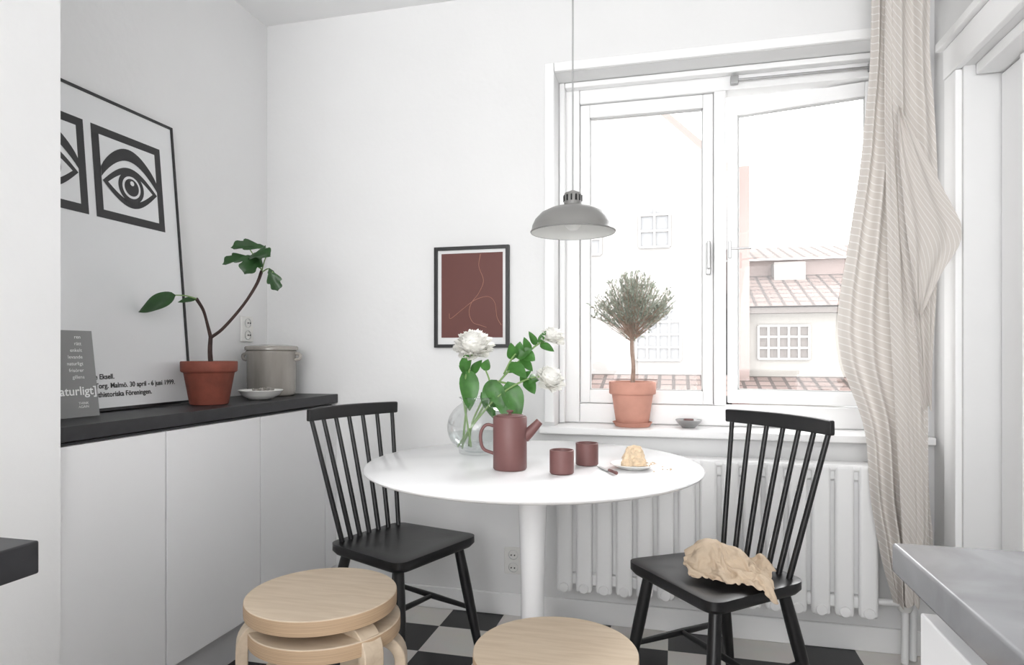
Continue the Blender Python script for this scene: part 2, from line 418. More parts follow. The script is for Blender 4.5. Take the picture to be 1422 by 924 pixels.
lathe('valve', [(0, -.03), (.02, -.03), (.024, -.02), (.024, .02), (.02, .03), (0, .03)], 'white_cer', r, 20, (.775, 2.50, .22))
boxes('brackets', [((-.35, 2.55, .25), (-.33, 2.599, .28)), ((.55, 2.55, .25), (.57, 2.599, .28)), ((-.35, 2.55, .6), (-.33, 2.599, .63)), ((.55, 2.55, .6), (.57, 2.599, .63))], 'radiator', r)

# ------------------------------------------------------------ low cabinets left
c = empty('sideboard_cabinet')
XW = XL+.002
box('carcass', (XW, 1.252, .14), (-1.472, 2.597, .855), 'gap', c)
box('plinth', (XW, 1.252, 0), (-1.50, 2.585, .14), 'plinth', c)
for i, (a, b) in enumerate([(1.252, 1.6035), (1.6085, 2.0535), (2.0585, 2.5035), (2.5085, 2.597)]):
    box('cabinet_front_%d' % i, (-1.47, a, .145), (-1.45, b, .850), 'cab', c, bv=.0012)
box('countertop', (XW, 1.252, .862), (-1.442, 2.598, .90), 'blackcounter', c, bv=.002)

c = empty('kitchen_counter')
box('worktop', (-1.79, -1.5, .868), (-.593, .496, .90), 'blackcounter', c, bv=.002)
box('base_cabinet', (-1.79, -1.5, .10), (-.62, .48, .867), 'cab', c, bv=.002)
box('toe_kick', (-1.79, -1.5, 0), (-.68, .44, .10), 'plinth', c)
c = empty('kitchen_island')
box('worktop', (.2016, -1.5, .872), (.89, .687, .90), 'marble', c, bv=.003)
box('base_cabinet', (.235, -1.5, .10), (.89, .665, .871), 'cab', c, bv=.002)
boxes('fronts', [((.217, -.6, .62), (.234, .045, .845)), ((.217, .05, .62), (.234, .66, .845)), ((.217, .05, .11), (.234, .66, .615)), ((.217, -.6, .11), (.234, .045, .615))], 'cab', c, bv=.002)
box('toe_kick', (.28, -1.5, 0), (.89, .62, .10), 'plinth', c)

# ------------------------------------------------------------ table
t = empty('dining_table', (-.422, 1.955, 0))
lathe('top', [(0, .722), (.475, .722), (.497, .728), (.508, .734), (.510, .738), (.508, .742), (.504, .744), (0, .744)], 'table', t, 128)
lathe('pedestal', [(0, .722), (.10, .722), (.10, .716), (.058, .712), (.049, .69), (.045, .62), (.040, .5), (.036, .38), (.036, .26), (.045, .15), (.075, .075), (.14, .035), (.22, .018), (.262, .010), (.265, 0), (0, 0)], 'table', t, 64)

# ------------------------------------------------------------ chairs
def chair(loc, ang):
    e = empty('dining_chair', loc, (0, 0, ang))
    out = []
    cs = SEAT
    rr = .05
    for i in range(4):
        p = Vector(cs[i]); a = (Vector(cs[i-1])-p).normalized(); b = (Vector(cs[(i+1) % 4])-p).normalized()
        p0 = p+a*rr; p1 = p+b*rr
        for k in range(7):
            q = k/6; out.append(tuple((1-q)**2*p0+2*q*(1-q)*p+q*q*p1))
    n = len(out); vs = []; fs = []
    rings = [(0.0, .0), (.35, 0), (.7, .003), (.93, .008), (1.0, .005)]
    for s, h in rings:
        for (x, y) in out: vs.append((x*s, y*s, .438+h))
    for s, h in [(1.0, -.018), (.95, -.03), (0, -.03)]:
        for (x, y) in out: vs.append((x*s, y*s, .438+h))
    for k in range(len(rings)+2):
        for i in range(n):
            j = (i+1) % n; fs.append((k*n+i, k*n+j, (k+1)*n+j, (k+1)*n+i))
    o = mesh('seat', vs, fs, 'chair', e, smooth=True); o.modifiers.new('w', 'WELD').merge_threshold = .0002
    es = o.modifiers.new('es', 'EDGE_SPLIT'); es.split_angle = R(40)
    L = {}
    for nm, a, b in [('leg_1', (.13, -.145, .42), (.195, -.198, 0)), ('leg_2', (.13, .145, .42), (.195, .198, 0)), ('leg_3', (-.125, -.125, .42), (-.22, -.18, 0)), ('leg_4', (-.125, .125, .42), (-.22, .18, 0))]:
        tube(nm, [a, b], [.0165, .019, .017, .0125], 'chair', e, 14); L[nm] = (Vector(a), Vector(b))
    at = lambda k, z: L[k][0].lerp(L[k][1], 1-z/.42)
    tube('stretcher_1', [at('leg_1', .19), at('leg_3', .21)], [.008, .011, .008], 'chair', e)
    tube('stretcher_2', [at('leg_2', .19), at('leg_4', .21)], [.008, .011, .008], 'chair', e)
    m1 = at('leg_1', .19).lerp(at('leg_3', .21), .5); m2 = at('leg_2', .19).lerp(at('leg_4', .21), .5)
    tube('stretcher_3', [m1, m2], [.008, .011, .008], 'chair', e)
    vs = []; fs = []; N = 20
    for i in range(N+1):
        s = i/N*2-1; y = s*.208; x = -.262+.035*s*s; h = .021+.002*(1-s*s)
        for (dx, dz) in [(-.010, -h), (.010, -h), (.011, h), (-.009, h)]:
            vs.append((x+dx, y, .872+dz))
    for i in range(N):
        for k in range(4):
            fs.append((i*4+k, i*4+(k+1) % 4, (i+1)*4+(k+1) % 4, (i+1)*4+k))
    fs += [(3, 2, 1, 0), (N*4, N*4+1, N*4+2, N*4+3)]
    bevel(mesh('crest_rail', vs, fs, 'chair', e), .005, 3)
    for i in range(7):
        s = i/3-1
        tube('spindle_%d' % (i+1), [(-.152+.012*s*s, s*.132, .43), (-.262+.035*s*s*.85, s*.19, .858)], [.0085, .0085, .008, .0075], 'chair', e, 10)
    return e
chair((-.905, 2.06, 0), math.atan2(-.348, .937))
chair((.122, 1.985, 0), math.atan2(-.61, -.79))

# napkin on the right chair
nk = empty('linen_napkin', (.122, 1.985, .0015), (0, 0, math.atan2(-.61, -.79)))
if cloth:
    o = mesh('draped_cloth', cloth[0], cloth[1], 'linen', nk, smooth=True)
    sb = o.modifiers.new('sub', 'SUBSURF'); sb.levels = 2; sb.render_levels = 2
    so_ = o.modifiers.new('sol', 'SOLIDIFY'); so_.thickness = .0012
else:
    vs = []; fs = []; N = 70
    for i in range(N+1):
        for j in range(N+1):
            s = i/N*2-1; t_ = j/N*2-1
            x = .02+.11*s+.025*noise.noise(Vector((t_*2, 1, s)));  y = .05+.12*t_+.025*noise.noise(Vector((s*2, 5, t_)))
            ed = max(abs(s), abs(t_)); q = Vector((s*1.7+3, t_*1.7, 0))
            rid = 1-abs(noise.noise(q+Vector((noise.noise(q*1.5), 0, 0))))*2.8
            h = .450+(1-ed**2.4)*(.026+.05*max(0, rid)+.03*noise.noise(q*2.5))
            vs.append((x, y, max(.450, h)))
    for i in range(N):
        for j in range(N):
            k = i*(N+1)+j; fs.append((k, k+1, k+N+2, k+N+1))
    mesh('draped_cloth', vs, fs, 'linen', nk, smooth=True)

# ------------------------------------------------------------ stools
def stool(loc, legs):
    e = empty('birch_stool', loc)
    rd = .1775
    lathe('seat_top', [(0, .440), (rd-.002, .440), (rd, .438)], 'birch', e, 96)
    lathe('seat_edge', [(rd, .438), (rd+.0005, .43), (rd+.0005, .412), (rd, .406), (rd-.002, .405), (0, .405)], 'plyedge', e, 96)
    for i, a in enumerate(legs):
        a = R(a); vs = []; fs = []
        ux = Vector((math.cos(a), math.sin(a), 0)); uy = Vector((-math.sin(a), math.cos(a), 0)); uz = Vector((0, 0, 1))
        path = [(.05, .390)]; ro = .055; ccx = .180-ro
        for k in range(9):
            q = k/8*math.pi/2; path.append((ccx+ro*math.sin(q), .390-ro+ro*math.cos(q)))
        path.append((.182, 0))
        th = .0135; wd = .027; N = len(path)
        for k, (px, pz) in enumerate(path):
            p0 = path[max(0, k-1)]; p1 = path[min(N-1, k+1)]
            tx, tz = p1[0]-p0[0], p1[1]-p0[1]; l = math.hypot(tx, tz); nx, nz = -tz/l, tx/l
            for (dn, dw) in [(-th, -wd), (-th, wd), (th, wd), (th, -wd)]:
                vs.append(tuple(ux*(px+nx*dn)+uy*dw+uz*(pz+nz*dn)))
        for k in range(N-1):
            for j in range(4): fs.append((k*4+j, k*4+(j+1) % 4, (k+1)*4+(j+1) % 4, (k+1)*4+j))
        fs += [(3, 2, 1, 0), ((N-1)*4, (N-1)*4+1, (N-1)*4+2, (N-1)*4+3)]
        bevel(mesh('leg_%d' % (i+1), vs, fs, 'birch', e), .003, 2)
    return e
stool((-.818, 1.416, 0), [19, 139, 259])
stool((-.826, 1.413, .0625), [-24, 216, 96])
stool((-.248, 1.381, 0), [205, 325, 85])

# ------------------------------------------------------------ pendant lamp
LZ = 1.466
p = empty('pendant_lamp', (-.313, 2.06, LZ))
lathe('shade', [(.134, 0), (.136, .004), (.132, .010), (.130, .022), (.121, .042), (.102, .062), (.074, .076), (.048, .083), (.030, .086), (.028, .090)], 'lamp', p, 64)
lathe('shade_inside', [(.133, .001), (.130, .010), (.128, .020), (.119, .040), (.100, .060), (.072, .074), (.0, .082)], 'lampin', p, 64)
lathe('cap', [(.027, .086), (.028, .090), (.028, .120), (.026, .127), (.016, .131), (.008, .135), (0, .136)], 'lamp', p, 32)
vs = []; fs = []
for i in range(12):
    a = 2*math.pi*i/12
    vs, fs = tube_data([Vector((.0283*math.cos(a), .0283*math.sin(a), z)) for z in (.100, .109, .119)], .0028, 6, vs=vs, fs=fs)
mesh('vents', vs, fs, 'blackframe', p)
lathe('bulb', [(0, .008), (.014, .010), (.026, .022), (.030, .036), (.026, .052), (.014, .066), (.012, .08)], 'lampin', p, 24)
tube('cord', [(0, 0, .134), (0, 0, ZC-LZ)], .0026, 'cord', p)
lathe('ceiling_cup', [(0, 1.066), (.03, 1.071), (.045, 1.10), (.045, ZC-LZ)], 'lampin', p, 32)

# ------------------------------------------------------------ art frame on back wall
a = empty('framed_art_print', (-.983, YB, 1.104))
W, H = .326, .424
boxes('frame', [((0, -.022, 0), (.014, -.001, H)), ((W-.014, -.022, 0), (W, -.001, H)), ((.014, -.022, 0), (W-.014, -.001, .014)), ((.014, -.022, H-.014), (W-.014, -.001, H))], 'blackframe', a, bv=.001)
box('mat', (.014, -.010, .014), (W-.014, -.002, H-.014), 'paper', a)
box('print', (.030, -.0115, .042), (W-.028, -.0095, H-.028), 'art', a)
def artline(pts):
    vs, fs = tube_data(cat([Vector((x*W, -.0125, z*H)) for x, z in pts], 12), .0011, 6); mesh('line', vs, fs, 'artline', a)
artline([(.20, .34), (.22, .29), (.38, .38), (.55, .47), (.72, .50), (.81, .44), (.84, .30), (.895, .22)])
artline([(.62, .92), (.60, .80), (.66, .66), (.60, .54), (.50, .44), (.47, .34), (.52, .25), (.62, .22), (.70, .20)])

# ------------------------------------------------------------ leaning eye poster
po = empty('eye_poster', (-1.688, 1.29, .9035), (0, R(-4.9), 0))
PW, PH = .70, 1.0
boxes('frame', [((-.012, 0, 0), (.004, .009, PH)), ((-.012, PW-.009, 0), (.004, PW, PH)), ((-.012, .009, 0), (.004, PW-.009, .009)), ((-.012, .009, PH-.009), (.004, PW-.009, PH))], 'blackframe', po)
box('sheet', (-.010, .008, .008), (0, PW-.008, PH-.008), 'poster', po)
def flat(name, pts, lvl, mat):
    n = len(pts)
    mesh(name, [(lvl, y, z) for y, z in pts], [tuple(range(n))], mat, po)
def lens(cx, cz, w, h, n=24):
    P = []
    for i in range(n): q = i/n; P.append((cx-w/2+w*q, cz+h/2*math.sin(math.pi*q)))
    for i in range(n): q = i/n; P.append((cx+w/2-w*q, cz-h/2*math.sin(math.pi*q)))
    return P
def circ(cx, cz, r, n=40): return [(cx+r*math.cos(2*math.pi*i/n), cz+r*math.sin(2*math.pi*i/n)) for i in range(n)]
def eye(y0, z0, w, h):
    cx, cz = y0+w/2, z0+h/2; L = .0008
    flat('eye_border', [(y0, z0), (y0+w, z0), (y0+w, z0+h), (y0, z0+h)], L, 'ink')
    b = .027
    flat('eye_field', [(y0+b, z0+b), (y0+w-b, z0+b), (y0+w-b, z0+h-b), (y0+b, z0+h-b)], 2*L, 'poster')
    P = []; n = 24; ww = w-2*b
    for i in range(n+1): q = i/n; P.append((y0+b+ww*q, cz+.018+.086*math.sin(math.pi*q)**.8))
    for i in range(n+1): q = 1-i/n; P.append((y0+b+ww*q, cz-.014+.078*math.sin(math.pi*q)**.9))
    flat('brow', P, 3*L, 'ink')
    flat('lid_outer', lens(cx, cz-.026, ww*.98, .134), 3.4*L, 'ink')
    flat('eye_white', lens(cx, cz-.026, ww*.80, .092), 4*L, 'poster')
    flat('iris', circ(cx, cz-.024, .052), 5*L, 'ink')
    flat('iris_ring', circ(cx, cz-.024, .037), 6*L, 'poster')
    flat('pupil', circ(cx, cz-.024, .029), 7*L, 'ink')
    flat('glint', circ(cx+.002, cz-.010, .008), 8*L, 'poster')
eye(.352, .605, .28, .295)
eye(.045, .605, .28, .295)
def text(name, s, loc, size, mat, parent, align='RIGHT', off=.0004, rot=(R(90), 0, R(90))):
    cu = bpy.data.curves.new(name, 'FONT'); cu.body = s; cu.size = size; cu.align_x = align; cu.offset = off; cu.extrude = .0002
    cu.materials.append(M[mat]); o = bpy.data.objects.new(name, cu); o.location = loc; o.rotation_euler = rot
    return link(o, parent)
text('caption_1', 'Olle Eksell.', (.001, .375, .098), .022, 'ink', po)
text('caption_2', 'Galleri Form, Lilla Torg. Malmö. 30 april - 6 juni 1999.', (.001, .625, .070), .0225, 'ink', po)
text('caption_3', 'Konsthistoriska Föreningen.', (.001, .520, .043), .0225, 'ink', po)

gc = empty('grey_card_sign', (-1.600, 1.521, .902), (0, R(-8), R(-6)))
boxes('card', [((-.004, -.22, 0), (0, 0, .245))], 'greycard', gc)
for i, s in enumerate(['ren', 'rätt', 'enkelt', 'levande', 'naturligt', 'frisörer', 'gillena']):
    text('word_%d' % i, s, (.001, -.035, .222-i*.019), .014, 'whiteink', gc, off=0)
text('headline', '[naturligt]', (.001, -.002, .062), .034, 'whiteink', gc, off=.0005)
text('foot', 'THINK\nAGAIN', (.001, -.03, .035), .010, 'whiteink', gc, off=0)

# ------------------------------------------------------------ fig plant
S = .00259
f = empty('potted_fig_plant', (-1.585, 1.955, .902), (0, 0, R(14)), .978)
lathe('pot', [(0, 0), (.062, 0), (.065, .004), (.084, .112), (.086, .114), (.091, .116), (.094, .120), (.095, .150), (.093, .154), (.086, .154), (.083, .145), (.080, .13)], 'terra', f, 48)
lathe('soil', [(0, .136), (.04, .138), (.083, .132)], 'soil', f, 32)
def fp(u, v, y=0): return Vector(((u-290)*S, y, (562-v)*S))
V = Vector
nodeA = V((-.0075, -.08, .372)); leafb = V((-.054, -.13, .380)); leaft = V((-.172, -.15, .325))
vs = []; fs = []
tube_data(cat([fp(293, 515), fp(291, 490), fp(292, 466, .0)]), [.009, .007], 10, vs=vs, fs=fs)
tube_data(cat([fp(292, 470), fp(290, 455, -.01), V((-.002, -.04, .333)), nodeA]), [.007, .005, .006], 10, vs=vs, fs=fs)
tube_data(cat([fp(292, 470), fp(310, 456, .0), fp(335, 425, .01), fp(352, 396, .02), fp(360, 376, .02)]), [.006, .005, .006], 10, vs=vs, fs=fs)
mesh('branches', vs, fs, 'bark', f, smooth=True)
vs = []; fs = []
for P in [[nodeA, (nodeA+leafb)/2+V((0, 0, .004)), leafb], [fp(360, 376, .02), fp(352, 360, .02), fp(345, 345, .0)], [fp(360, 376, .02), fp(366, 365, 0), fp(372, 358, -.02)], [fp(360, 378, .02), fp(372, 374, 0), fp(381, 380, -.02)], [fp(360, 374, .02), fp(350, 366, 0)]]:
    tube_data(cat(P), [.0025, .002], 8, vs=vs, fs=fs)
mesh('petioles', vs, fs, 'stem', f, smooth=True)
vs = []; fs = []
leaf_data(vs, fs, leafb, leaft, .072, (.25, -1, .75), 0, .05, fold=.12)
leaf_data(vs, fs, nodeA, nodeA+V((-.05, -.03, -.012)), .022, (0, -1, .5), 0, .08)
leaf_data(vs, fs, fp(366, 343, .02), fp(323, 341, -.02), .062, (0, -.8, .6), 1, .15)
leaf_data(vs, fs, fp(354, 358, -.01), fp(316, 367, -.05), .075, (0, -.7, .8), 1, .1)
leaf_data(vs, fs, fp(346, 358, -.01), fp(382, 356, -.08), .085, (0, -.8, .7), 1, .15)
leaf_data(vs, fs, fp(362, 352, 0), fp(350, 382, -.07), .085, (.2, -1, .4), 1, .1)
leaf_data(vs, fs, fp(376, 374, -.02), fp(388, 405, -.02), .055, (.4, -1, .2), 1, .1)
mesh('leaves', vs, fs, 'leaf', f, smooth=True)

c = empty('stoneware_crock', (-1.654, 2.42, .902), (0, 0, R(14)))
lathe('body', [(0, 0), (.090, 0), (.096, .006), (.098, .03), (.099, .17), (.103, .178), (.103, .186), (.099, .19)], 'stone', c, 48)
lathe('lid', [(.100, .190), (.107, .192), (.108, .202), (.104, .208), (.060, .214), (.03, .216), (0, .217)], 'stone', c, 48)
for s in (-1, 1):
    tube('ear_%s' % ('a' if s < 0 else 'b'), [(s*.097, 0, .15), (s*.118, 0, .155), (s*.120, 0, .172), (s*.098, 0, .178)], .007, 'stone', c)
b = empty('shallow_bowl', (-1.555, 2.205, .902))
lathe('bowl', [(0, .004), (.03, .004), (.035, 0), (.04, .001), (.07, .018), (.081, .034), (.083, .035), (.081, .037), (.066, .022), (.035, .009), (0, .008)], 'white_cer', b, 40)
vs = []; fs = []
for i in range(30):
    a = random.random()*6.28; rr_ = random.random()*.05
    q = Vector((rr_*math.cos(a), rr_*math.sin(a), .020+random.random()*.016))
    tube_data([q, q+Vector((random.uniform(-.012, .012), random.uniform(-.012, .012), .006)), q+Vector((random.uniform(-.02, .02), random.uniform(-.02, .02), .004))], [.003, .007, .002], 6, vs=vs, fs=fs)
mesh('shells', vs, fs, 'stone', b, smooth=True)

# ------------------------------------------------------------ sill objects
t = empty('topiary_plant', (-.162, 2.665, .786))
lathe('saucer', [(0, 0), (.068, 0), (.078, .016), (.08, .017), (.076, .018), (.066, .006), (0, .005)], 'terrapink', t, 40)
lathe('pot', [(0, .006), (.062, .006), (.065, .010), (.082, .128), (.090, .130), (.093, .134), (.094, .176), (.092, .180), (.085, .180), (.082, .165)], 'terrapink', t, 48)
lathe('soil', [(0, .168), (.05, .17), (.084, .160)], 'soil', t, 32)
tube('trunk', [(0, 0, .15), (.004, 0, .24), (-.002, 0, .32), (.002, 0, .42)], [.010, .008, .008, .006], 'barkl', t)
vs = []; fs = []; tw = []
for i in range(150):
    a = random.random()*6.28; el = random.uniform(-.05, 1.5)
    dr = Vector((math.cos(a)*math.cos(el), .85*math.sin(a)*math.cos(el), math.sin(el)))
    e0 = Vector((0, 0, .34+.05*random.random())); k_ = random.uniform(.72, 1.14)
    e2 = Vector((0, 0, .455))+Vector((dr.x*.162*k_, dr.y*.14*k_, dr.z*.15*k_)); e1 = (e0+e2)/2+dr*.01
    tube_data([e0, e1, e2], [.0018, .0007], 4, vs=vs, fs=fs); tw.append((e0, e2))
mesh('twigs', vs, fs, 'barkl', t)
vs = []; fs = []
def sprig(p, n_, L):
    dr = (n_+Vector((random.uniform(-.8, .8), random.uniform(-.8, .8), random.uniform(-.3, .8)))).normalized()
    sd = dr.cross(Vector((random.uniform(-1, 1), random.uniform(-1, 1), random.uniform(-1, 1)))).normalized()*L*.16
    n0 = len(vs); vs.extend([tuple(p), tuple(p+dr*L*.5+sd), tuple(p+dr*L), tuple(p+dr*L*.5-sd)]); fs.append((n0, n0+1, n0+2, n0+3))
for e0, e2 in tw:
    for k in range(30):
        q = .42+.58*random.random()**.8; sprig(e0.lerp(e2, q)+Vector([random.uniform(-.004, .004) for _ in range(3)]), (e2-e0).normalized()*.7, random.uniform(.010, .021))
cnt = 0
while cnt < 500:
    x, y, z = (random.uniform(-1, 1) for _ in range(3))
    rr_ = x*x+y*y+z*z
    if rr_ > 1 or rr_ < .1: continue
    k = 1 if z > -.1 else 1+.85*(z+.1)
    sprig(Vector((x*.146*k, y*.13*k, .455+z*.145*(1 if z > 0 else .8))), Vector((x, y, z+.3)).normalized(), random.uniform(.010, .020)); cnt += 1
mesh('foliage', vs, fs, 'olive', t)
b = empty('small_silver_bowl', (.058, 2.665, .786))
lathe('bowl', [(0, .003), (.02, .003), (.026, 0), (.028, .004), (.045, .020), (.052, .030), (.050, .032), (.038, .020), (0, .012)], 'metal', b, 32)
lathe('candle', [(0, .034), (.018, .034), (.02, .031), (.02, .012)], 'mauve', b, 20)

# ------------------------------------------------------------ table objects
ZT = .745
t = empty('teapot', (-.460, 1.821, ZT), (0, 0, R(14)))
lathe('body', [(0, 0), (.046, 0), (.049, .004), (.049, .150), (.047, .153), (.043, .153), (.042, .149), (0, .149)], 'mauve', t, 48)
lathe('lid', [(.041, .149), (.041, .155), (.038, .157), (0, .157)], 'mauve', t, 40)
lathe('knob', [(.004, .156), (.005, .163), (.010, .166), (.010, .170), (0, .172)], 'mauve', t, 20)
tube('spout', [(.040, 0, .092), (.060, 0, .110), (.086, 0, .138)], [.018, .015, .011], 'mauve', t, 16)
tube('handle', [(-.046, 0, .125), (-.068, 0, .128), (-.082, 0, .112), (-.085, 0, .085), (-.076, 0, .058), (-.047, 0, .045)], .0048, 'mauve', t, 12)
def cup(loc, r0, h):
    e = empty('ceramic_cup', loc)
    lathe('cup_body', [(0, 0), (r0-.003, 0), (r0, .003), (r0, h-.001), (r0-.001, h), (r0-.003, h), (r0-.004, h-.002), (r0-.004, .006), (0, .006)], 'mauve', e, 40)
    lathe('coffee', [(0, h*.72), (r0-.005, h*.72)], 'soil', e, 24)
cup((-.303, 1.79, ZT), .034, .066)
cup((-.253, 1.948, ZT), .034, .066)
pl = empty('cake_plate', (-.113, 1.92, ZT), (0, 0, R(14)))
lathe('plate', [(0, .003), (.035, .003), (.038, 0), (.042, .002), (.062, .010), (.068, .013), (.066, .015), (.04, .007), (0, .006)], 'white_cer', pl, 48)
vs = []; fs = []
lay = 10; ring = 30
for k in range(lay):
    z = .008+k*.0060
    for i in range(ring):
        an = 2*math.pi*i/ring; s = 1-.45*(k/(lay-1))**1.8
        ex = 1+.25*math.cos(an*3+1)
        q = Vector((math.cos(an)*.033*s*ex+.006*k/lay, math.sin(an)*.026*s*ex, z)); nn = noise.noise(q*70)*.006+noise.noise(q*170)*.003
        vs.append((q.x+nn*math.cos(an)-.006, q.y+nn*math.sin(an), q.z+noise.noise(q*60)*.006*(k/lay)))
for k in range(lay-1):
    for i in range(ring):
        j = (i+1) % ring; fs.append((k*ring+i, k*ring+j, (k+1)*ring+j, (k+1)*ring+i))
cc = len(vs); vs.append((0, 0, .008+lay*.006))
for i in range(ring): fs.append(((lay-1)*ring+i, (lay-1)*ring+(i+1) % ring, cc))
mesh('cake_slice', vs, fs, 'cake', pl, smooth=True)
vs = []; fs = []
for i in range(30):
    q = Vector((random.uniform(.0, .11), random.uniform(-.07, .02), .002))
    if q.xy.length < .07: q.z = .016
    tube_data([q, q+Vector((.002, .001, .001)), q+Vector((.004, .0, 0))], [.001, .0018, .001], 5, vs=vs, fs=fs)
mesh('crumbs', vs, fs, 'cake', pl)
kn = empty('butter_knife', (-.190, 1.868, ZT), (0, 0, R(-62)))
prism('blade', [(-.05, -.005), (.02, -.006), (.032, 0), (.02, .005), (-.05, .004)], .001, .003, 'metal', kn)
tube('wooden_grip', [(.028, 0, .005), (.08, 0, .006)], [.004, .005], 'mauve', kn)

# ------------------------------------------------------------ vase with peonies
v = empty('glass_vase_peonies', (-.63, 2.054, ZT), (0, 0, R(14)))
prof = [(0, .002), (.04, .001), (.06, .006)]
for i in range(1, 12):
    q = -1.1+i*(2.12/11); prof.append((.1*math.cos(q), .092+.092*math.sin(q)))
prof += [(.050, .174), (.054, .184), (.060, .190)]
lathe('vase', prof, 'vase', v, 64)
lathe('vase_rim', [(.058, .188), (.0615, .188), (.0615, .191), (.058, .191), (.058, .188)], 'vase', v, 48)
wp = [(0, .006)]+[(.096*math.cos(q), .092+.088*math.sin(q)) for q in [-1.2+i*.12 for i in range(9)]]
wp.append((0, wp[-1][1]))
lathe('water', wp, 'water', v, 48)
S2 = .00238
def vp(u, w_, y=0): return Vector(((u-663)*S2, y, (632-w_)*S2))
vs = []; fs = []
stems = [[vp(642, 624, 0), vp(645, 590, .01), vp(650, 545, 0), vp(652, 515, -.02), vp(658, 484, -.03)],
         [vp(640, 622, .01), vp(660, 585, .01), vp(690, 535, 0), vp(718, 505, 0), vp(745, 480, -.01), vp(766, 470, -.01)],
         [vp(636, 620, -.02), vp(665, 580, -.02), vp(695, 548, -.03), vp(730, 527, -.05), vp(756, 522, -.06)],
         [vp(650, 622, .03), vp(655, 590, .01), vp(668, 560, 0), vp(680, 535, 0), vp(673, 510, 0)],
         [vp(690, 530, 0), vp(708, 535, -.02), vp(716, 550, -.03)],
         [vp(655, 620, -.03), vp(650, 590, -.02), vp(644, 550, -.02), vp(648, 520, -.03)],
         [vp(700, 520, 0), vp(710, 500, -.02), vp(716, 492, -.03)]]
for P in stems: tube_data(cat(P), [.0036, .0028], 8, vs=vs, fs=fs)
mesh('stems', vs, fs, 'stem', v, smooth=True)
vs = []; fs = []
for (b0, b1, t0, t1, ww, dy) in [(650, 512, 655, 568, 28, -.04), (652, 520, 640, 508, 14, -.03), (645, 515, 650, 492, 16, -.05), (672, 515, 678, 500, 14, 0),
    (668, 545, 690, 585, 14, .0), (680, 530, 700, 564, 26, -.04), (690, 528, 670, 556, 20, -.03), (705, 530, 722, 578, 30, -.05), (716, 545, 712, 575, 22, -.02),
    (712, 500, 710, 478, 16, -.03), (716, 497, 738, 484, 16, -.03), (722, 500, 740, 514, 16, -.03), (708, 505, 730, 522, 20, -.05), (735, 490, 728, 470, 12, -.02), (745, 480, 735, 462, 10, -.02),
    (748, 478, 757, 460, 9, -.02), (750, 478, 768, 487, 12, -.02), (730, 527, 742, 545, 18, -.05), (695, 545, 702, 578, 20, -.05), (718, 505, 704, 518, 16, .02), (700, 548, 680, 556, 16, .02),
    (655, 520, 668, 500, 14, .01), (722, 530, 735, 515, 12, -.04), (745, 522, 735, 530, 14, -.06), (720, 495, 722, 476, 16, -.02), (728, 492, 742, 500, 18, -.03), (690, 540, 682, 575, 16, -.01), (660, 535, 648, 560, 14, .02)]:
    leaf_data(vs, fs, vp(b0, b1, dy*.4), vp(t0, t1, dy-.02*random.random()), ww*S2, (random.uniform(-.3, .3), -1, random.uniform(.1, .7)), 0, .12, nt=8, nc=4)
mesh('leaves', vs, fs, 'leaf2', v, smooth=True)
def peony(name, c0, r0, tilt, n=90):
    vs = []; fs = []
    T = Matrix.Rotation(tilt[0], 3, 'X') @ Matrix.Rotation(tilt[1], 3, 'Y')
    for i in range(n):
        q = i/n; az = i*2.39996; el = math.pi/2*(1-q*1.45)
        rad = r0*(.6+.4*q)*random.uniform(.85, 1.08); pw = r0*(.40+.32*q); ph = r0*(.45+.25*q)
        ce, se = math.cos(el), math.sin(el)
        out = Vector((math.cos(az)*ce, math.sin(az)*ce, se)); side = Vector((-math.sin(az), math.cos(az), 0)); upv = out.cross(side)
        if upv.z < 0: upv = -upv
        base = out*rad*.35-Vector((0, 0, r0*.2))
        n0 = len(vs); A, B = 6, 7
        ph0 = random.random()*6
        for a_ in range(A):
            tt = a_/(A-1)
            for b_ in range(B):
                s = b_/(B-1)*2-1
                wv = pw*.5*(.35+.65*math.sin(math.pi*(.15+.7*tt)))
                pt = base+out*(rad*.65*tt**.7)+upv*(ph*(tt-.35)*(.4+.6*q)*(1-.12*s*s))+side*s*wv-out*(s*s*.18*r0)+out*(.07*r0*math.sin(8*s+ph0)*tt*tt)
                vs.append(tuple(Vector(c0)+T@pt))
        for a_ in range(A-1):
            for b_ in range(B-1):
                k = n0+a_*B+b_; fs.append((k, k+1, k+B+1, k+B))
    n0 = len(vs); A, B = 10, 16
    for a_ in range(A+1):
        for b_ in range(B):
            th_ = math.pi*a_/A; fi = 2*math.pi*b_/B
            q = Vector((math.sin(th_)*math.cos(fi), math.sin(th_)*math.sin(fi), math.cos(th_)*.8))
            vs.append(tuple(Vector(c0)+T@(q*r0*.62*(1+.12*noise.noise(q*3)))))
    for a_ in range(A):
        for b_ in range(B): fs.append((n0+a_*B+b_, n0+a_*B+(b_+1) % B, n0+(a_+1)*B+(b_+1) % B, n0+(a_+1)*B+b_))
    mesh(name, vs, fs, 'petal', v, smooth=True)
peony('peony_large', vp(659, 476, -.03), .068, (R(30), 0), 110)
peony('peony_top', vp(768, 465, -.01), .042, (R(25), R(15)), 70)
peony('peony_side', vp(764, 523, -.06), .052, (R(35), R(20)), 80)

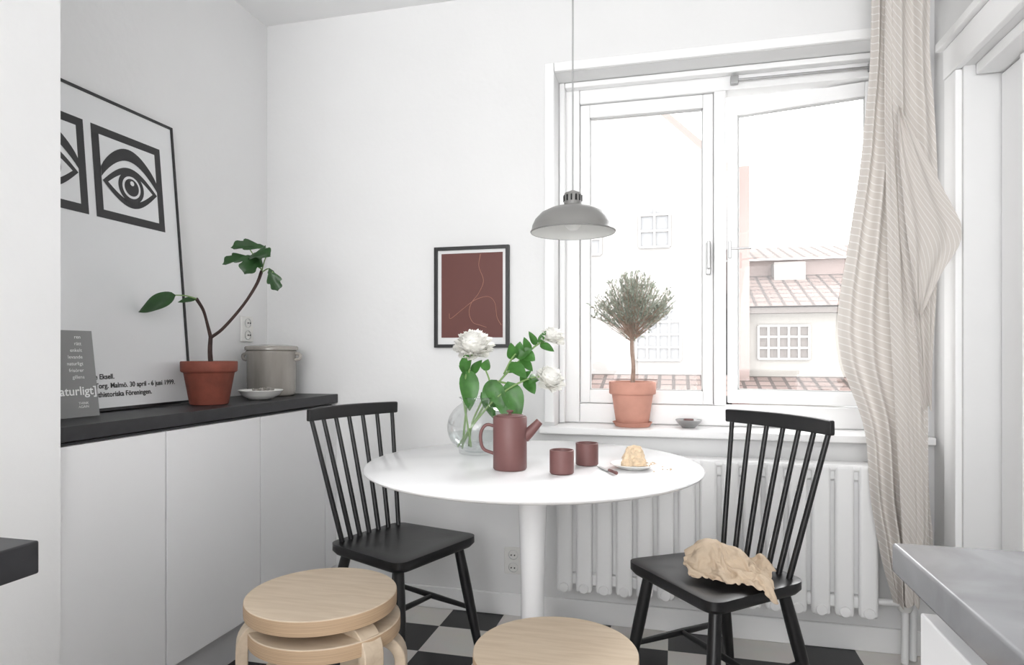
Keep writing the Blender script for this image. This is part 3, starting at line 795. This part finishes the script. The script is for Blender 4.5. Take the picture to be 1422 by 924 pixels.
# ------------------------------------------------------------ curtain
cu = empty('striped_curtain')
def interp(tab, z):
    if z >= tab[0][0]: return tab[0][1]
    for (z0, a), (z1, b) in zip(tab, tab[1:]):
        if z <= z0 and z >= z1:
            q = (z0-z)/(z0-z1); return a+(b-a)*q
    return tab[-1][1]
def sm(tab, z, h=.05): return sum(interp(tab, z+d*h) for d in (-1.5, -1, -.5, 0, .5, 1, 1.5))/7
def sheet(name, L, Rr, z0, z1, y, folds, mat, ph=0, nz=130, nx=80, crumple=.006, soft=.05):
    vs = []; fs = []; uv = []
    for i in range(nz+1):
        z = z0+(z1-z0)*i/nz; a = sm(L, z, soft); b = sm(Rr, z, soft)
        for j in range(nx+1):
            s = j/nx; yy = 0
            for (c0, c1, wd_, am) in folds:
                f_ = i/nz; c_ = c0+(c1-c0)*f_
                yy -= am*math.exp(-((s-c_)/wd_)**2)
            q = Vector((s*3+ph, z*1.2, ph))
            yy += noise.noise(q)*crumple*1.6+noise.noise(Vector((s*9, z*4, ph)))*crumple*.5
            xx = a+(b-a)*s+.002*noise.noise(Vector((z*5, ph, s*2)))
            vs.append((min(xx, .889), y+yy, z+(.010*math.sin(s*9+ph) if i in (0, nz) else 0)))
            uv.append((s*.30, z))
    for i in range(nz):
        for j in range(nx):
            k = i*(nx+1)+j; fs.append((k, k+1, k+nx+2, k+nx+1))
    return mesh(name, vs, fs, mat, cu, smooth=True, uvs=uv)
sheet('drape_back', [(2.50, .655), (2.05, .650), (1.71, .618), (1.468, .582), (1.227, .545), (1.08, .548), (.96, .585), (.841, .636), (.576, .650), (.359, .686), (.22, .73)],
      [(2.50, .81), (2.05, .80), (1.71, .80), (1.227, .82), (.84, .822), (.576, .825), (.42, .845), (.30, .80), (.22, .765)], 2.50, .235, 2.435,
      [(.12, .10, .06, .03), (.38, .34, .07, .036), (.64, .62, .06, .032), (.90, .88, .06, .03)], 'curtA', .5, crumple=.009)
sheet('drape_front', [(2.50, .70), (2.05, .70), (1.85, .70), (1.6, .712), (1.35, .735), (1.15, .765), (.9, .785)],
      [(2.50, .815), (2.05, .811), (1.8, .83), (1.5, .84), (1.28, .83), (1.0, .818)], 2.50, .9, 2.385,
      [(.2, .25, .10, .018), (.75, .68, .12, .02)], 'curtC', 1.9)
sheet('drape_fold', [(2.50, .685), (1.9, .68), (1.3, .69), (.9, .71), (.3, .742)], [(2.50, .72), (1.7, .74), (1.3, .775), (.9, .80), (.5, .81), (.3, .785)], 2.50, .25, 2.392,
      [(.3, .4, .2, .014), (.85, .8, .12, .014)], 'curtA', 3.2)
sheet('folded_flap', [(1.88, .705), (1.7, .712), (1.45, .735), (1.30, .755), (1.20, .765)], [(1.88, .715), (1.80, .752), (1.49, .892), (1.43, .888), (1.34, .835), (1.20, .775)], 1.88, 1.20, 2.350,
      [(.1, .1, .10, .012), (.6, .5, .12, .010)], 'curtB', 5.1, soft=.015, crumple=.004)
tube('curtain_rod', [(.55, 2.42, 2.53), (.889, 2.42, 2.53)], .010, 'metal', cu)
boxes('rod_brackets', [((.60, 2.42, 2.52), (.615, 2.598, 2.54)), ((.86, 2.42, 2.52), (.875, 2.598, 2.54))], 'metal', cu)

# ------------------------------------------------------------ outside
def roofplane(name, x0, x1, ya, za, yb, zb, parent):
    L = math.hypot(yb-ya, zb-za)
    mesh(name, [(x0, ya, za), (x1, ya, za), (x1, yb, zb), (x0, yb, zb)], [(0, 1, 2, 3)], 'roof', parent, uvs=[(x0, 0), (x1, 0), (x1, L), (x0, L)])
def outwin(name, x0, x1, z0, z1, y, parent, arch=0, nx=3, nz=3, mat='outwin'):
    if arch:
        P = [(x0, z0), (x1, z0), (x1, z1-arch)]+[((x0+x1)/2+(x1-x0)/2*math.cos(a), z1-arch+arch*math.sin(a)) for a in [math.pi*i/12 for i in range(1, 12)]]+[(x0, z1-arch)]
    else: P = [(x0, z0), (x1, z0), (x1, z1), (x0, z1)]
    mesh(name, [(x, y-.02, z) for x, z in P], [tuple(range(len(P)))], mat, parent)
    lst = []
    for i in range(nx+1):
        xx = x0+(x1-x0)*i/nx; lst.append(((xx-.02, y-.06, z0), (xx+.02, y-.021, z1-arch*.3 if 0 < i < nx else z1-arch)))
    for k in range(nz+1):
        zz = z0+(z1-z0-arch)*k/nz; lst.append(((x0, y-.055, zz-.02), (x1, y-.021, zz+.02)))
    boxes(name+'_bars', lst, 'plaster', parent)
nb = empty('neighbouring_house')
vsn = [(-7, 12, -6), (.85, 12, -6), (.85, 12, 4.35), (-.3, 12, 5.45), (-2.5, 12, 7.2), (-7, 12, 7.2)]
vb = [(x, 16, z) for x, _, z in vsn]; n = 6
mesh('facade', vsn+vb, [(5, 4, 3, 2, 1, 0)]+[(i, (i+1) % n, n+(i+1) % n, n+i) for i in range(n)], 'plaster', nb)
mesh('rake_board', [(.95, 11.7, 4.15), (-.4, 11.7, 5.45), (-2.6, 11.7, 7.15), (-2.6, 11.7, 7.3), (-.4, 11.7, 5.60), (.95, 11.7, 4.32), (.95, 12, 4.32), (.95, 12, 4.15)], [(0, 1, 4, 5), (1, 2, 3, 4), (0, 5, 6, 7)], 'pinkwall', nb)
outwin('arched_window', -.60, -.07, 3.0, 3.70, 12, nb, .12, 2, 2)
outwin('arched_window_low', -.66, .12, .96, 1.95, 12, nb, .3, 4, 3)
outwin('side_window', -1.75, -1.3, 2.9, 3.6, 12, nb, .12, 2, 2)
roofplane('porch_roof', -7, .95, 10.8, .40, 12, .70, nb)
box('chimney_block', (1.02, 12.3, -4), (1.32, 13.5, 4.45), 'pinkwall', nb)
n2 = empty('rear_house')
box('rear_wall', (1.0, 12.6, -6), (9, 16, 1.85), 'facade2', n2)
box('eave', (1.0, 12.35, 1.80), (9, 12.7, 1.90), 'eave', n2)
roofplane('lower_roof', .9, 9, 12.3, 1.92, 14.6, 2.72, n2)
box('upper_wall', (1.0, 14.6, 1.9), (9, 17, 3.05), 'pinkwall', n2)
roofplane('upper_roof', .9, 9, 14.4, 3.05, 16.6, 3.62, n2)
outwin('rear_window', 1.50, 2.36, .98, 1.58, 12.6, n2, 0, 5, 3, 'eave')
roofplane('lean_to_roof', .9, 9, 11.4, .38, 12.6, .66, n2)
box('dormer', (2.0, 14.2, 2.55), (2.6, 14.7, 2.95), 'plaster', n2)
box('outside_ground', (-30, 3.2, -6.2), (30, 40, -6), 'ground')

# ------------------------------------------------------------ light
wd = bpy.data.worlds.new('sky'); sc.world = wd; wd.use_nodes = True
bg = wd.node_tree.nodes['Background']; bg.inputs['Color'].default_value = (1, 1, 1, 1); bg.inputs['Strength'].default_value = 4.5
def area(name, loc, rot, sx, sy, e, col=(1, 1, 1)):
    l = bpy.data.lights.new(name, 'AREA'); l.shape = 'RECTANGLE'; l.size = sx; l.size_y = sy; l.energy = e; l.color = col
    o = bpy.data.objects.new(name, l); o.location = loc; o.rotation_euler = rot; link(o); return o
area('rear_fill_light', (-.3, -2.2, 1.3), (R(114), 0, 0), 2.4, 1.9, 60)  # added fill lamp behind the camera, tilted up to brighten room and ceiling
sun = bpy.data.lights.new('sun', 'SUN'); sun.energy = 3.0; sun.angle = R(18)
so = bpy.data.objects.new('sun', sun); so.rotation_euler = (R(-58), 0, R(-28)); link(so)

# ------------------------------------------------------------ camera
cam = bpy.data.cameras.new('camera'); co = bpy.data.objects.new('camera', cam); link(co)
co.location = (0, 0, 1.08); co.rotation_euler = (R(90), 0, R(14))
cam.sensor_width = 36; cam.lens = 900/1422*36; cam.shift_y = 29/1422; cam.clip_start = .02
sc.camera = co
